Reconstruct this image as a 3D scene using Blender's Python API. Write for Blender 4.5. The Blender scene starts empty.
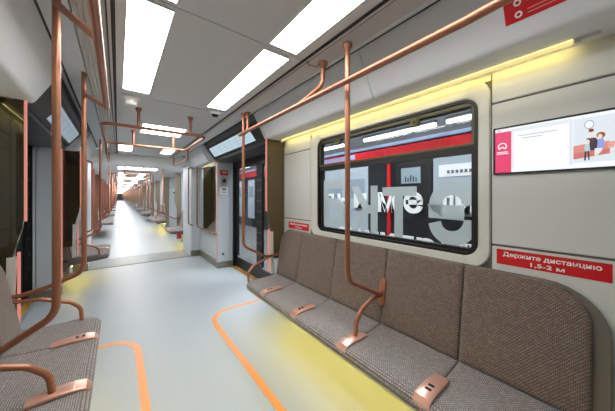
import bpy, bmesh, math, random
from mathutils import Vector, Matrix
random.seed(4)
SC = bpy.context.scene
COL = SC.collection
PI = math.pi

# ------------------------------------------------------------------ materials
def srgb(r, g, b):
    f = lambda c: (c/255/12.92) if c/255 <= .04045 else ((c/255+.055)/1.055)**2.4
    return (f(r), f(g), f(b), 1)

def mat(name, col, rough=.5, metal=0, noise=0, nscale=200, bump=0, spec=.5):
    m = bpy.data.materials.new(name); m.use_nodes = True
    nt = m.node_tree; b = nt.nodes['Principled BSDF']
    b.inputs['Base Color'].default_value = col
    b.inputs['Roughness'].default_value = rough
    b.inputs['Metallic'].default_value = metal
    b.inputs['Specular IOR Level'].default_value = spec
    if noise or bump:
        tc = nt.nodes.new('ShaderNodeTexCoord')
        n = nt.nodes.new('ShaderNodeTexNoise'); n.inputs['Scale'].default_value = nscale
        n.inputs['Detail'].default_value = 3
        nt.links.new(tc.outputs['Object'], n.inputs['Vector'])
        if noise:
            mx = nt.nodes.new('ShaderNodeMix'); mx.data_type = 'RGBA'
            mx.inputs['A'].default_value = tuple(c*(1-noise) for c in col[:3])+(1,)
            mx.inputs['B'].default_value = tuple(min(1, c*(1+noise)) for c in col[:3])+(1,)
            nt.links.new(n.outputs['Fac'], mx.inputs['Factor'])
            nt.links.new(mx.outputs['Result'], b.inputs['Base Color'])
        if bump:
            bp = nt.nodes.new('ShaderNodeBump'); bp.inputs['Strength'].default_value = bump
            bp.inputs['Distance'].default_value = .002
            nt.links.new(n.outputs['Fac'], bp.inputs['Height'])
            nt.links.new(bp.outputs['Normal'], b.inputs['Normal'])
    return m

def emit(name, col, strength):
    m = bpy.data.materials.new(name); m.use_nodes = True
    nt = m.node_tree; b = nt.nodes['Principled BSDF']
    b.inputs['Base Color'].default_value = (.02, .02, .02, 1)
    b.inputs['Emission Color'].default_value = col
    b.inputs['Emission Strength'].default_value = strength
    return m

def glassy(name, tint, refl, rough=.02, opac=0.0, opcol=(0, 0, 0, 1)):
    """clear or tinted pane: transparent with a glossy coat"""
    m = bpy.data.materials.new(name); m.use_nodes = True
    nt = m.node_tree; nt.nodes.clear()
    out = nt.nodes.new('ShaderNodeOutputMaterial')
    tr = nt.nodes.new('ShaderNodeBsdfTransparent'); tr.inputs['Color'].default_value = tint
    df = nt.nodes.new('ShaderNodeBsdfDiffuse'); df.inputs['Color'].default_value = opcol
    m0 = nt.nodes.new('ShaderNodeMixShader'); m0.inputs[0].default_value = opac
    gl = nt.nodes.new('ShaderNodeBsdfGlossy'); gl.inputs['Roughness'].default_value = rough
    gl.inputs['Color'].default_value = (.9, .9, .9, 1)
    fr = nt.nodes.new('ShaderNodeFresnel'); fr.inputs['IOR'].default_value = refl
    mx = nt.nodes.new('ShaderNodeMixShader')
    L = nt.links.new
    L(tr.outputs[0], m0.inputs[1]); L(df.outputs[0], m0.inputs[2])
    ge = nt.nodes.new('ShaderNodeNewGeometry'); su = nt.nodes.new('ShaderNodeMath'); su.operation = 'SUBTRACT'; su.inputs[0].default_value = 1
    L(ge.outputs['Backfacing'], su.inputs[1])
    mu = nt.nodes.new('ShaderNodeMath'); mu.operation = 'MULTIPLY'; L(fr.outputs[0], mu.inputs[0]); L(su.outputs[0], mu.inputs[1])
    L(mu.outputs[0], mx.inputs[0]); L(m0.outputs[0], mx.inputs[1]); L(gl.outputs[0], mx.inputs[2])
    L(mx.outputs[0], out.inputs[0])
    return m

def fabric(name, base, light, dark):
    """woven moquette: staggered little dashes with scattered orange flecks"""
    m = bpy.data.materials.new(name); m.use_nodes = True
    nt = m.node_tree; b = nt.nodes['Principled BSDF']; L = nt.links.new
    b.inputs['Roughness'].default_value = .85
    b.inputs['Sheen Weight'].default_value = .25
    b.inputs['Specular IOR Level'].default_value = .25
    tc = nt.nodes.new('ShaderNodeTexCoord')
    sp = nt.nodes.new('ShaderNodeSeparateXYZ'); L(tc.outputs['Object'], sp.inputs[0])
    ab = nt.nodes.new('ShaderNodeMath'); ab.operation = 'ABSOLUTE'; L(sp.outputs['X'], ab.inputs[0])
    ad = nt.nodes.new('ShaderNodeMath'); ad.operation = 'ADD'; L(ab.outputs[0], ad.inputs[0]); L(sp.outputs['Z'], ad.inputs[1])
    cb = nt.nodes.new('ShaderNodeCombineXYZ'); L(sp.outputs['Y'], cb.inputs[0]); L(ad.outputs[0], cb.inputs[1])
    br = nt.nodes.new('ShaderNodeTexBrick')
    br.inputs['Scale'].default_value = 1
    br.inputs['Brick Width'].default_value = .0125
    br.inputs['Row Height'].default_value = .0085
    br.inputs['Mortar Size'].default_value = .0019
    br.inputs['Mortar Smooth'].default_value = .3
    br.inputs['Color1'].default_value = base
    br.inputs['Color2'].default_value = light
    br.inputs['Mortar'].default_value = dark
    L(cb.outputs[0], br.inputs['Vector'])
    vo = nt.nodes.new('ShaderNodeTexVoronoi'); vo.inputs['Scale'].default_value = 11
    L(cb.outputs[0], vo.inputs['Vector'])
    lt = nt.nodes.new('ShaderNodeMath'); lt.operation = 'LESS_THAN'; lt.inputs[1].default_value = .11
    L(vo.outputs['Distance'], lt.inputs[0])
    mu = nt.nodes.new('ShaderNodeMath'); mu.operation = 'MULTIPLY'; mu.inputs[1].default_value = .22
    L(lt.outputs[0], mu.inputs[0])
    mx = nt.nodes.new('ShaderNodeMix'); mx.data_type = 'RGBA'
    L(mu.outputs[0], mx.inputs['Factor']); L(br.outputs['Color'], mx.inputs['A'])
    mx.inputs['B'].default_value = srgb(190, 120, 70)
    L(mx.outputs['Result'], b.inputs['Base Color'])
    return m

M = {}
M['floor'] = mat('vinyl_floor', srgb(174, 182, 189), .42, noise=.06, nscale=420, spec=.35)
M['ceiling'] = mat('ceiling_panel', srgb(214, 218, 220), .5)
M['wall'] = mat('wall_panel', srgb(206, 208, 204), .45)
M['cream'] = mat('window_surround_paint', srgb(206, 207, 199), .4)
M['slope'] = mat('cove_panel', srgb(224, 228, 231), .45)
M['grey'] = mat('grey_metal', srgb(120, 122, 122), .4, .3)
M['rib'] = mat('ribbed_trim', srgb(204, 204, 202), .45)
M['dark'] = mat('black_rubber', srgb(16, 16, 18), .5)
M['gap'] = mat('dark_gap', srgb(50, 50, 50), .7)
M['copper'] = mat('copper_paint', srgb(166, 112, 88), .36, .5, noise=.04, nscale=40)
M['rose'] = mat('rose_copper_panel', srgb(226, 176, 158), .3, .55)
M['back'] = fabric('backrest_moquette', srgb(126, 109, 99), srgb(154, 137, 124), srgb(86, 75, 70))
M['seat'] = fabric('seat_moquette_lit', srgb(140, 133, 131), srgb(170, 164, 162), srgb(100, 94, 93))  # backrest cloth again, the ceiling's reflection put into its paler, greyer colour
M['shell'] = mat('seat_shell', srgb(108, 102, 92), .45)
M['trim'] = mat('pale_edge', srgb(196, 192, 170), .4)
M['base'] = mat('steel_skirting', srgb(142, 136, 124), .35, .6)
M['bronze'] = glassy('bronze_glass', (.16, .14, .1, 1), 1.45, .03, .62, srgb(118, 102, 74))
M['brown'] = mat('bronze_panel', srgb(80, 72, 48), .35, .0)
M['pane'] = glassy('clear_pane', (.86, .88, .88, 1), 1.45)
M['film'] = glassy('frosted_letter_film', (.9, .9, .9, 1), 1.15, .4, .62, srgb(222, 228, 228))
_nt = M['film'].node_tree
_d = [n for n in _nt.nodes if n.type == 'BSDF_DIFFUSE'][0]; _t = _nt.nodes.new('ShaderNodeBsdfTranslucent'); _t.inputs['Color'].default_value = srgb(222, 228, 228)
_a = _nt.nodes.new('ShaderNodeMixShader'); _a.inputs[0].default_value = .5
_to = _d.outputs[0].links[0].to_socket
_nt.links.new(_d.outputs[0], _a.inputs[1]); _nt.links.new(_t.outputs[0], _a.inputs[2]); _nt.links.new(_a.outputs[0], _to)
M['red'] = mat('red_sign', srgb(206, 22, 34), .4)
M['pinkline'] = mat('faint_print', srgb(236, 150, 140), .5)
M['white'] = mat('white_print', srgb(240, 240, 240), .5)
M['plastic'] = mat('white_plastic', srgb(226, 226, 224), .4)
M['orange'] = mat('orange_tape', srgb(244, 158, 92), .4)
M['yellow'] = mat('yellow_sill', srgb(228, 168, 30), .5)
M['sill'] = mat('ribbed_sill', srgb(176, 180, 180), .4, .2)
M['olive'] = mat('olive_metal_frame', srgb(84, 80, 46), .4, .2)
M['lamp'] = emit('lamp_panel', (1, .99, .97, 1), 7.0)
M['farlamp'] = emit('far_lamp_panel', (1, .99, .98, 1), 9)
M['ledyellow'] = emit('yellow_led', (1, .80, .30, 1), .42)
M['ledhidden'] = emit('hidden_cove_glow', (1, .79, .26, 1), 6.5)
M['ledseat'] = emit('under_seat_led', (1, .78, .19, 1), 17)
M['ledpink'] = emit('salmon_led', (1, .36, .28, 1), .28)
M['door'] = mat('door_black', srgb(12, 12, 14), .4)
M['doorglass'] = glassy('door_glass', (.82, .84, .84, 1), 1.4)

# ------------------------------------------------------------------ mesh helpers
def V(*a): return Vector(a)

def add_box(bm, x0, x1, y0, y1, z0, z1, bev=0):
    if x0 > x1: x0, x1 = x1, x0
    if y0 > y1: y0, y1 = y1, y0
    if z0 > z1: z0, z1 = z1, z0
    r = bmesh.ops.create_cube(bm, size=1, matrix=Matrix.Translation(((x0+x1)/2, (y0+y1)/2, (z0+z1)/2)) @ Matrix.Diagonal((x1-x0, y1-y0, z1-z0, 1)))
    if bev:
        es = list({e for v in r['verts'] for e in v.link_edges})
        bmesh.ops.bevel(bm, geom=es, offset=bev, segments=2, affect='EDGES', clamp_overlap=True)

def rings(bm, rs, c0=True, c1=True, closed=True):
    vs = [[bm.verts.new(p) for p in r] for r in rs]
    for a, b in zip(vs, vs[1:]):
        n = len(a)
        for i in range(n if closed else n-1):
            j = (i+1) % n
            bm.faces.new((a[i], a[j], b[j], b[i]))
    if c0: bm.faces.new(list(reversed(vs[0])))
    if c1: bm.faces.new(vs[-1])

def fillet(pts, r=.06, n=7):
    pts = [Vector(p) for p in pts]; out = [pts[0]]
    for i in range(1, len(pts)-1):
        a, p, b = pts[i-1], pts[i], pts[i+1]
        u = (a-p); w = (b-p); lu, lw = u.length, w.length; u.normalize(); w.normalize()
        ang = u.angle(w)
        if ang > PI-.02: out.append(p); continue
        d = min(r/math.tan(ang/2), lu*.48, lw*.48)
        p0, p1 = p+u*d, p+w*d
        for k in range(n+1):
            t = k/n
            out.append(p0*(1-t)**2 + p*2*t*(1-t) + p1*t*t)
    out.append(pts[-1]); return out

def add_tube(bm, pts, rad=.0145, fr=.07, seg=14, taper=None):
    P = fillet(pts, fr)
    t0 = (P[1]-P[0]).normalized()
    up = Vector((0, 0, 1)) if abs(t0.z) < .9 else Vector((1, 0, 0))
    nrm = (up - t0*up.dot(t0)).normalized()
    rs = []
    for i, p in enumerate(P):
        if i == 0: t = t0
        elif i == len(P)-1: t = (P[i]-P[i-1]).normalized()
        else: t = ((P[i]-P[i-1]).normalized() + (P[i+1]-P[i]).normalized()).normalized()
        nrm = (nrm - t*nrm.dot(t)).normalized(); bi = t.cross(nrm)
        rr = rad if not taper else rad*(taper[0]+(taper[1]-taper[0])*i/(len(P)-1))
        rs.append([p + nrm*rr*math.cos(2*PI*k/seg) + bi*rr*math.sin(2*PI*k/seg) for k in range(seg)])
    rings(bm, rs)

def rrect(w0, w1, h0, h1, r, n=6):
    """rounded rectangle outline, counter-clockwise, as (a,b) pairs; r may be 4 radii (ll, lr, ur, ul)"""
    if not isinstance(r, (list, tuple)): r = [r]*4
    out = []
    for (cx, cy, a0, rr) in ((w0+r[0], h0+r[0], PI, r[0]), (w1-r[1], h0+r[1], 1.5*PI, r[1]), (w1-r[2], h1-r[2], 0, r[2]), (w0+r[3], h1-r[3], .5*PI, r[3])):
        for k in range(n+1):
            a = a0 + .5*PI*k/n
            out.append((cx+rr*math.cos(a), cy+rr*math.sin(a)))
    return out

def plate(bm, outl, x0, x1, bev=0):
    """outline in (y,z), extruded along x from x0 (wall side) to x1 (visible side)"""
    cy = sum(p[0] for p in outl)/len(outl); cz = sum(p[1] for p in outl)/len(outl)
    def at(x, ins):
        if not ins: return [(x, y, z) for y, z in outl]
        w = max(p[0] for p in outl)-min(p[0] for p in outl); h = max(p[1] for p in outl)-min(p[1] for p in outl)
        return [(x, cy+(y-cy)*(1-2*ins/w), cz+(z-cz)*(1-2*ins/h)) for y, z in outl]
    s = 1 if x1 > x0 else -1
    rs = [at(x0, 0)]
    if bev: rs += [at(x1-s*bev, 0), at(x1, bev)]
    else: rs += [at(x1, 0)]
    rings(bm, rs)

def frame_plate(bm, outer, inner, x0, x1):
    """ring between two outlines of the same length, extruded along x"""
    n = len(outer)
    A = [bm.verts.new((x0, y, z)) for y, z in outer]; B = [bm.verts.new((x1, y, z)) for y, z in outer]
    C = [bm.verts.new((x0, y, z)) for y, z in inner]; D = [bm.verts.new((x1, y, z)) for y, z in inner]
    for i in range(n):
        j = (i+1) % n
        for q in ((A[i], A[j], B[j], B[i]), (C[i], D[i], D[j], C[j]), (B[i], B[j], D[j], D[i]), (A[i], C[i], C[j], A[j])):
            bm.faces.new(q)

def prism_xz(bm, pts, y0, y1):
    rings(bm, [[(x, y0, z) for x, z in pts], [(x, y1, z) for x, z in pts]])

def add_disc(bm, c, axis, prof, seg=24):
    """lathe: prof = [(radius, height along axis)]"""
    axis = Vector(axis).normalized(); c = Vector(c)
    u = axis.orthogonal().normalized(); w = axis.cross(u)
    rings(bm, [[c + axis*h + (u*math.cos(2*PI*k/seg)+w*math.sin(2*PI*k/seg))*max(r, 1e-4) for k in range(seg)] for r, h in prof])

def obj(name, bm, m, parent=None, smooth=35, **props):
    bmesh.ops.recalc_face_normals(bm, faces=bm.faces[:])
    if parent is not None:
        off = base_of(parent)
        bmesh.ops.translate(bm, verts=bm.verts[:], vec=-off)
    me = bpy.data.meshes.new(name); bm.to_mesh(me); bm.free()
    if smooth:
        me.set_sharp_from_angle(angle=math.radians(smooth)) if hasattr(me, 'set_sharp_from_angle') else None
        for p in me.polygons: p.use_smooth = True
    o = bpy.data.objects.new(name, me); COL.objects.link(o)
    me.materials.append(M[m] if isinstance(m, str) else m)
    if parent is not None: o.parent = parent
    for k, v in props.items(): o[k] = v
    return o

def base_of(o):
    while o.parent is not None: o = o.parent
    return Vector(o.location)

def thing(name, label, cat, loc=(0, 0, 0), group=None):
    o = bpy.data.objects.new(name, None); COL.objects.link(o)
    o.location = loc; o.empty_display_size = .1
    o['label'] = label; o['category'] = cat
    if group: o['group'] = group
    return o

def tag(o, label, cat, group=None):
    o['label'] = label; o['category'] = cat
    if group: o['group'] = group
    return o

def struct(name, bm, m, parent=None, smooth=35):
    o = obj(name, bm, m, parent, smooth)
    if parent is None: o['kind'] = 'structure'
    return o

def dup(root, dy, label, group=None, dx=0):
    r = root.copy(); COL.objects.link(r); r.location = Vector(root.location)+Vector((dx, dy, 0)); r['label'] = label
    if group: r['group'] = group
    def rec(a, b):
        for ch in list(a.children):
            c = ch.copy(); COL.objects.link(c); c.parent = b; rec(ch, c)
    rec(root, r)
    return r

B = bmesh.new
def box(*a, **k):
    bm = B(); add_box(bm, *a, **k); return bm

def text_mesh(s, size, loc, rot, m, parent=None, name='lettering', bold=.0, ext=.0006, align='CENTER', width=None, height=None, mirror=False):
    cu = bpy.data.curves.new(name, 'FONT'); cu.body = s; cu.size = size; cu.extrude = ext; cu.offset = bold
    cu.align_x = align; cu.align_y = 'BOTTOM_BASELINE'; cu.resolution_u = 4
    to = bpy.data.objects.new(name, cu); COL.objects.link(to)
    dg = bpy.context.evaluated_depsgraph_get(); dg.update()
    me = bpy.data.meshes.new_from_object(to.evaluated_get(dg))
    bpy.data.objects.remove(to)
    xs = [v.co.x for v in me.vertices]; ys = [v.co.y for v in me.vertices]
    sx = sy = 1
    if width and xs: sx = width/(max(xs)-min(xs))
    if height and ys: sy = height/(max(ys)-min(ys))
    cx = (max(xs)+min(xs))/2 if (xs and (width or mirror)) else 0
    by = min(ys) if (ys and height) else 0
    bm = B(); bm.from_mesh(me)
    for v in bm.verts:
        v.co.x = (v.co.x-cx)*sx*(-1 if mirror else 1); v.co.y = (v.co.y-by)*sy
    mw = Matrix.Translation(loc) @ rot
    bmesh.ops.transform(bm, matrix=mw, verts=bm.verts[:])
    return obj(name, bm, m, parent, smooth=0)

def basis(xd, yd):
    xd = Vector(xd).normalized(); yd = Vector(yd); yd = (yd-xd*yd.dot(xd)).normalized(); z = xd.cross(yd)
    m = Matrix.Identity(4)
    for i in range(3): m[i][0], m[i][1], m[i][2] = xd[i], yd[i], z[i]
    return m
RW = basis((0, -1, 0), (0, 0, 1))        # writing on the right-hand wall, seen from inside
FW = basis((1, 0, 0), (0, 0, 1))         # writing on a face that looks back along the car

# ------------------------------------------------------------------ camera
F = 246.0
cam = bpy.data.cameras.new('camera'); co = bpy.data.objects.new('camera', cam); COL.objects.link(co)
cam.sensor_width = 36; cam.lens = F/615*36; cam.shift_y = -(205.5-196)/615
cam.clip_start = .02; cam.clip_end = 400
yaw = math.atan((307.5-118)/F)
co.location = (-.43, 0, 1.35); co.rotation_euler = (PI/2, 0, -yaw)
SC.camera = co

# ------------------------------------------------------------------ train layout along y
END = 5.96            # end of this carriage
CAR2 = 6.75           # start of the next carriage
W = 1.1               # half width at the seats
DX = 1.38             # door plane
CEIL = 2.16
FAR0, PER, NMOD = 10.25, 4.7, 17
FEND = FAR0+PER*NMOD
GANG = [26.85, 45.65, 64.45]     # further gangways

# floor
bm = B(); add_box(bm, -1.45, 1.45, -2.6, END, -.08, 0); add_box(bm, -.95, .95, END, CAR2, -.08, -.004); add_box(bm, -1.45, 1.45, CAR2, FEND, -.08, 0)
struct('floor', bm, 'floor')
# gangway sill plates
bm = B(); add_box(bm, -.9, .9, END+.0, CAR2, -.004, .004)
struct('trim_21', bm, 'gap'); bm = B()
for k in range(22): add_box(bm, -.9, .9, END+.01+k*.034, END+.032+k*.034, .004, .009)
struct('trim_1', bm, 'sill')
bm = B()
for g in GANG: add_box(bm, -.9, .9, g, g+.6, .001, .006)
struct('trim_2', bm, 'sill')

# orange lines on the floor
def floor_line(pts, w, name, label):
    P = fillet(pts, .3, 14); bm = B(); L, R = [], []
    for i, p in enumerate(P):
        t = (P[min(i+1, len(P)-1)]-P[max(i-1, 0)]).normalized(); n = Vector((-t.y, t.x, 0))
        L.append(p+n*w/2); R.append(p-n*w/2)
    rs = [[(a.x, a.y, .0003), (b.x, b.y, .0003), (b.x, b.y, .0018), (a.x, a.y, .0018)] for a, b in zip(L, R)]
    rings(bm, rs)
    tag(obj(name, bm, 'orange'), label, 'floor marking')
floor_line([(.385, -.6, 0), (.385, 2.92, 0), (1.08, 2.92, 0)], .05, 'floor_marking', 'orange line taped on floor curving around the right-hand bench')
floor_line([(-.29, -.6, 0), (-.29, 2.87, 0), (-1.02, 2.87, 0)], .05, 'floor_marking', 'orange line taped on floor curving around the left-hand bench')

# ceiling of this carriage
bm = B()
for a, b in ((-2.6, -.001), (.005, 1.177), (1.183, 2.42), (2.426, 4.5), (4.506, END)):
    add_box(bm, -.44, .44, a, b, CEIL, CEIL+.05)
add_box(bm, -1.45, 1.45, -2.6, END, CEIL+.2, CEIL+.26)
struct('ceiling', bm, 'ceiling')
bm = B()                      # dark slots in the ceiling
for s in (1, -1):
    add_box(bm, s*.4405, s*.456, -2.6, END, CEIL-.004, CEIL+.05)
    add_box(bm, s*.468, s*.474, -2.6, END, CEIL-.006, CEIL+.05)
    add_box(bm, s*.596, s*.74, -2.6, END, CEIL+.082, CEIL+.1); add_box(bm, s*.44, s*.60, -2.6, END, CEIL+.04, CEIL+.09)
add_box(bm, -.44, .44, -2.6, END, CEIL+.045, CEIL+.07)
struct('trim_3', bm, 'gap')
bm = B()                      # ribbed strip beside the slots
for s in (1, -1):
    add_box(bm, s*.456, s*.468, -2.6, END, CEIL-.008, CEIL+.05)
    for k in range(6):
        x0 = .474+k*.0195
        prism_xz(bm, [(s*x0, CEIL+.05), (s*x0, CEIL-.001), (s*(x0+.012), CEIL-.008), (s*(x0+.0195), CEIL+.001), (s*(x0+.0195), CEIL+.05)], -2.6, END)
struct('trim_4', bm, 'rib')

def cove(bm, s, y0, y1):
    """sloping panel from ceiling strip down to the cove, with its soffit"""
    pts = [(.733, 2.246), (.80, 2.126), (.866, 2.004), (.874, 1.993), (.886, 1.985), (.90, 1.983), (1.10, 1.983), (1.10, 2.34), (.733, 2.34)]
    prism_xz(bm, [(s*x, z) for x, z in pts], y0, y1)
bm = B(); cove(bm, 1, -.02, .999); cove(bm, 1, 1.003, 2.43); cove(bm, -1, -.02, 2.43)
struct('trim_5', bm, 'slope')
bm = B()                      # over the end bays
for s in (1, -1): cove(bm, s, 4.67, END)
struct('trim_6', bm, 'slope')
bm = B()                      # shallow upper panel between ribs and sloping panel
for s in (1, -1):
    prism_xz(bm, [(s*x, z) for x, z in ((.600, 2.180), (.726, 2.243), (.726, 2.26), (.600, 2.20))], -2.6, END)
struct('trim_22', bm, 'slope')
# header over the doors: black surround with a lit display
bm = B()
for s in (1, -1):
    for y0, y1 in ((2.43, 4.67), (-2.6, -.02)):
        prism_xz(bm, [(s*x, z) for x, z in ((.80, 2.27), (.985, 2.02), (.985, 1.985), (1.42, 1.985), (1.42, 2.34), (.80, 2.34))], y0, y1)
struct('trim_7', bm, mat('header_dark', srgb(64, 64, 66), .35))
bm = B()                      # pale curved end covers of the header recess
for s in (1, -1):
    for y in (2.465, 4.61):
        prism_xz(bm, [(s*x, z) for x, z in ((.75, 2.25), (.885, 2.003), (.90, 1.99), (.95, 1.985), (1.0, 1.985), (.83, 2.26))], y, y+.04)
struct('trim_8', bm, 'slope')

# ------------------------------------------------------------------ side walls
YW0, YW1, ZW0, ZW1 = .487, 1.822, 1.022, 1.886           # window opening
def side_wall(s, side):
    w = lambda x: s*x
    bm = B()
    # seat zone with window opening
    inner = rrect(YW0, YW1, ZW0, ZW1, .07)
    outer = []
    N = len(inner)//4
    for q, (cy, cz) in enumerate(((-.05, 0), (2.43, 0), (2.43, 2.06), (-.05, 2.06))):
        outer += [(cy, cz)]*N
    n = len(inner)
    A = {}
    def vv(x, p):
        k = (round(x, 4), round(p[0], 5), round(p[1], 5))
        if k not in A: A[k] = bm.verts.new((x, p[0], p[1]))
        return A[k]
    for x in (w(W+.006), w(W+.06)):
        for i in range(n):
            j = (i+1) % n
            f = []
            for q in (vv(x, outer[i]), vv(x, outer[j]), vv(x, inner[j]), vv(x, inner[i])):
                if q not in f: f.append(q)
            if len(f) > 2: bm.faces.new(f)
    for i in range(n):
        j = (i+1) % n
        bm.faces.new((vv(w(W+.006), inner[i]), vv(w(W+.006), inner[j]), vv(w(W+.06), inner[j]), vv(w(W+.06), inner[i])))
    # outer skin behind seats, door jambs, wall behind the viewer
    add_box(bm, w(W), w(1.44), 2.43, 2.54, 0, 2.06)
    add_box(bm, w(W), w(1.44), -.13, -.05, 0, 2.06)
    add_box(bm, w(1.34), w(1.44), -2.6, -.13, 0, 2.06)
    struct('wall_'+side, bm, mat('wall_groove_'+side, srgb(92, 92, 90), .6))
    # pale facing panels with dark gaps between them
    bm = B()
    for (a, b) in ((-.05, .425), (1.938, 2.428)):
        for (c, d) in ((.02, 1.094), (1.104, 1.82), (1.829, 2.03)):
            add_box(bm, w(W), w(W+.03), a, b, c, d, bev=.003)
    struct('trim_%d' % (9 if s > 0 else 10), bm, 'wall')
    bm = B()                  # moulded window surround
    o1 = rrect(.431, 1.932, .955, 1.985, .11); o2 = rrect(.437, 1.926, .961, 1.979, .105)
    i2 = rrect(YW0-.008, YW1+.008, ZW0-.008, ZW1+.008, .075)
    i1 = rrect(YW0, YW1, ZW0, ZW1, .07)
    xs = [(o1, W+.03), (o1, W-.002), (o2, W-.008), (i2, W-.008), (i1, W-.002), (i1, W+.03)]
    rings(bm, [[(w(x), y, z) for y, z in o] for o, x in xs], False, False)
    add_box(bm, w(W), w(W+.03), .431, 1.932, .02, .958)
    add_box(bm, w(W+.004), w(W+.03), .431, 1.932, 1.95, 2.03)
    struct('trim_%d' % (11 if s > 0 else 12), bm, 'cream')
    # the window
    wn = 'window_1' if s > 0 else 'window_2'
    bm = B()
    frame_plate(bm, rrect(YW0, YW1, ZW0, ZW1, .07), rrect(YW0+.016, YW1-.016, ZW0+.016, ZW1-.016, .06), w(W-.006), w(W+.05))
    root = struct(wn, bm, 'dark')
    bm = B(); frame_plate(bm, rrect(YW0+.016, YW1-.016, ZW0+.016, ZW1-.016, .055), rrect(YW0+.036, YW1-.036, ZW0+.036, ZW1-.044, .02), w(W+.014), w(W+.05))
    add_box(bm, w(W+.008), w(W+.05), YW0+.02, YW1-.02, 1.588, 1.634)
    obj('sash_bars', bm, 'dark', root)
    bm = B(); frame_plate(bm, rrect(YW0+.018, YW1-.018, 1.628, ZW1-.018, (.012, .012, .05, .05)), rrect(YW0+.030, YW1-.030, 1.642, ZW1-.040, .014), w(W+.004), w(W+.02))
    obj('hopper_frame', bm, 'olive', root)
    for yl in (.845, 1.555):
        bm = B(); add_box(bm, w(W-.006), w(W+.02), yl-.032, yl+.032, 1.800, 1.852, bev=.006)
        l = obj('latch', bm, 'olive', root)
        bm = B(); add_disc(bm, (w(W-.006), yl, 1.83), (-s, 0, 0), [(.008, -.002), (.008, .006), (.005, .009)])
        obj('latch_knob', bm, 'olive', l)
    bm = B(); add_box(bm, w(W+.034), w(W+.038), YW0+.03, YW1-.03, 1.63, ZW1-.03); obj('upper_pane', bm, 'pane', root, 0)
    bm = B(); add_box(bm, w(W+.034), w(W+.038), YW0+.03, YW1-.03, ZW0+.03, 1.592); obj('lower_pane', bm, 'pane', root, 0)
    return root
win = side_wall(1, 'right'); win2 = side_wall(-1, 'left')

# grey letters on the outside of the right-hand pane, read from behind
bigx = W+.0445
def big(ch, y0, y1, z0, z1, mirror):
    t = text_mesh(ch, .4, (bigx, (y0+y1)/2, z0), RW, 'film', win, 'pane_lettering', bold=.012, width=y1-y0, height=z1-z0, mirror=mirror)
big('Б', 1.50, 1.80, 1.055, 1.50, False)
big('К', 1.165, 1.44, 1.055, 1.43, True)
big('Т', .854, 1.12, 1.06, 1.415, False)
big('е', .492, .785, 1.055, 1.44, True)

# door zones
def door_zone(s, n, y0, y1):
    w = lambda x: s*x
    bm = B()
    add_box(bm, w(1.33), w(1.42), y0, y0+.06, 0, 1.985); add_box(bm, w(1.33), w(1.42), y1-.06, y1, 0, 1.985)
    add_box(bm, w(1.33), w(1.42), y0, y1, 1.90, 1.985)
    root = struct('door_%d' % n, bm, 'dark')
    ym = (y0+y1)/2
    for a, b in ((y0+.06, ym-.004), (ym+.004, y1-.06)):
        bm = B(); frame_plate(bm, rrect(a, b, .02, 1.90, .004), rrect(a+.09, b-.09, .20, 1.86, .06), w(1.36), w(1.40))
        leaf = obj('door_leaf', bm, 'door', root)
        bm = B(); add_box(bm, w(1.378), w(1.383), a+.085, b-.085, .195, 1.865); obj('leaf_pane', bm, 'doorglass', leaf, 0)
        yy = b-.045 if b < ym else a+.045
        bm = B()
        for k in range(9):
            zz = .25+.17*k
            plate(bm, [(yy-.022, zz), (yy, zz-.022), (yy+.022, zz), (yy, zz+.022)], w(1.362), w(1.359))
        obj('diamond_sticker', bm, 'grey', leaf, 0)
    return root
door_zone(1, 1, 2.54, 4.65); door_zone(-1, 2, 2.54, 4.65)
bm = B()
for s in (1, -1): add_box(bm, s*1.295, s*1.345, 2.56, 4.63, .0, .008)
struct('trim_13', bm, 'yellow')
bm = B()
for s in (1, -1):
    add_box(bm, s*1.345, s*1.42, 2.56, 4.63, .0, .012); add_box(bm, s*1.24, s*1.29, 2.56, 4.63, .0, .006)
struct('trim_14', bm, 'sill')

# end jambs and bays
bm = B()
for s in (1, -1):
    add_box(bm, s*1.035, s*1.27, 4.65, 4.75, .11, 2.04, bev=.006)
    add_box(bm, s*1.274, s*(1.44 if s > 0 else 1.30), 4.652, 4.75, .11, 2.04, bev=.004)
    # gangway portal
    add_box(bm, s*.865, s*1.44, END-.03, END+.04, .13, 2.12)
    add_box(bm, s*.865, s*.93, END+.04, CAR2, .0, 2.06)
    add_box(bm, s*.865, s*1.44, CAR2, CAR2+.04, .0, 2.12)
add_box(bm, 1.05, 1.10, 4.752, END-.03, .13, .60, bev=.006)     # closed cabinet of the right bay
add_box(bm, 1.05, 1.32, 4.752, END-.03, .57, .60)
add_box(bm, 1.05, 1.10, 5.85, END-.03, .60, 2.03)
prism_xz(bm, [(1.03, .35), (1.10, .35), (1.10, .85), (1.085, .85), (1.03, .62)], 4.70, 4.76)
struct('trim_15', bm, mat('cool_wall', srgb(198, 206, 213), .4))
bm = B()
for s in (1, -1):
    add_box(bm, s*1.04, s*1.44, 4.645, 4.76, 0, .11); add_box(bm, s*.86, s*1.06, END-.036, END+.04, 0, .13)
add_box(bm, 1.044, 1.1, 4.76, END-.036, 0, .13)
struct('baseboard_right', bm, 'base')
bm = B()
add_box(bm, 1.31, 1.36, 4.75, END-.03, .0, 2.04); add_box(bm, -1.15, -1.10, 4.75, END-.03, .0, 2.04)
add_box(bm, 1.10, 1.32, 5.905, END-.031, .6, 2.03)
struct('trim_16', bm, 'brown')
bm = B()
prism_xz(bm, [(1.10, .60), (1.31, .60), (1.31, .80), (1.29, .80)], 4.78, 5.68)      # sloping tray inside the bay
struct('trim_17', bm, mat('tray_grey', srgb(110, 108, 102), .4))
bm = B(); add_box(bm, -1.30, -1.44, 4.651, 4.75, .0, 2.04); struct('trim_20', bm, 'dark')
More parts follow.
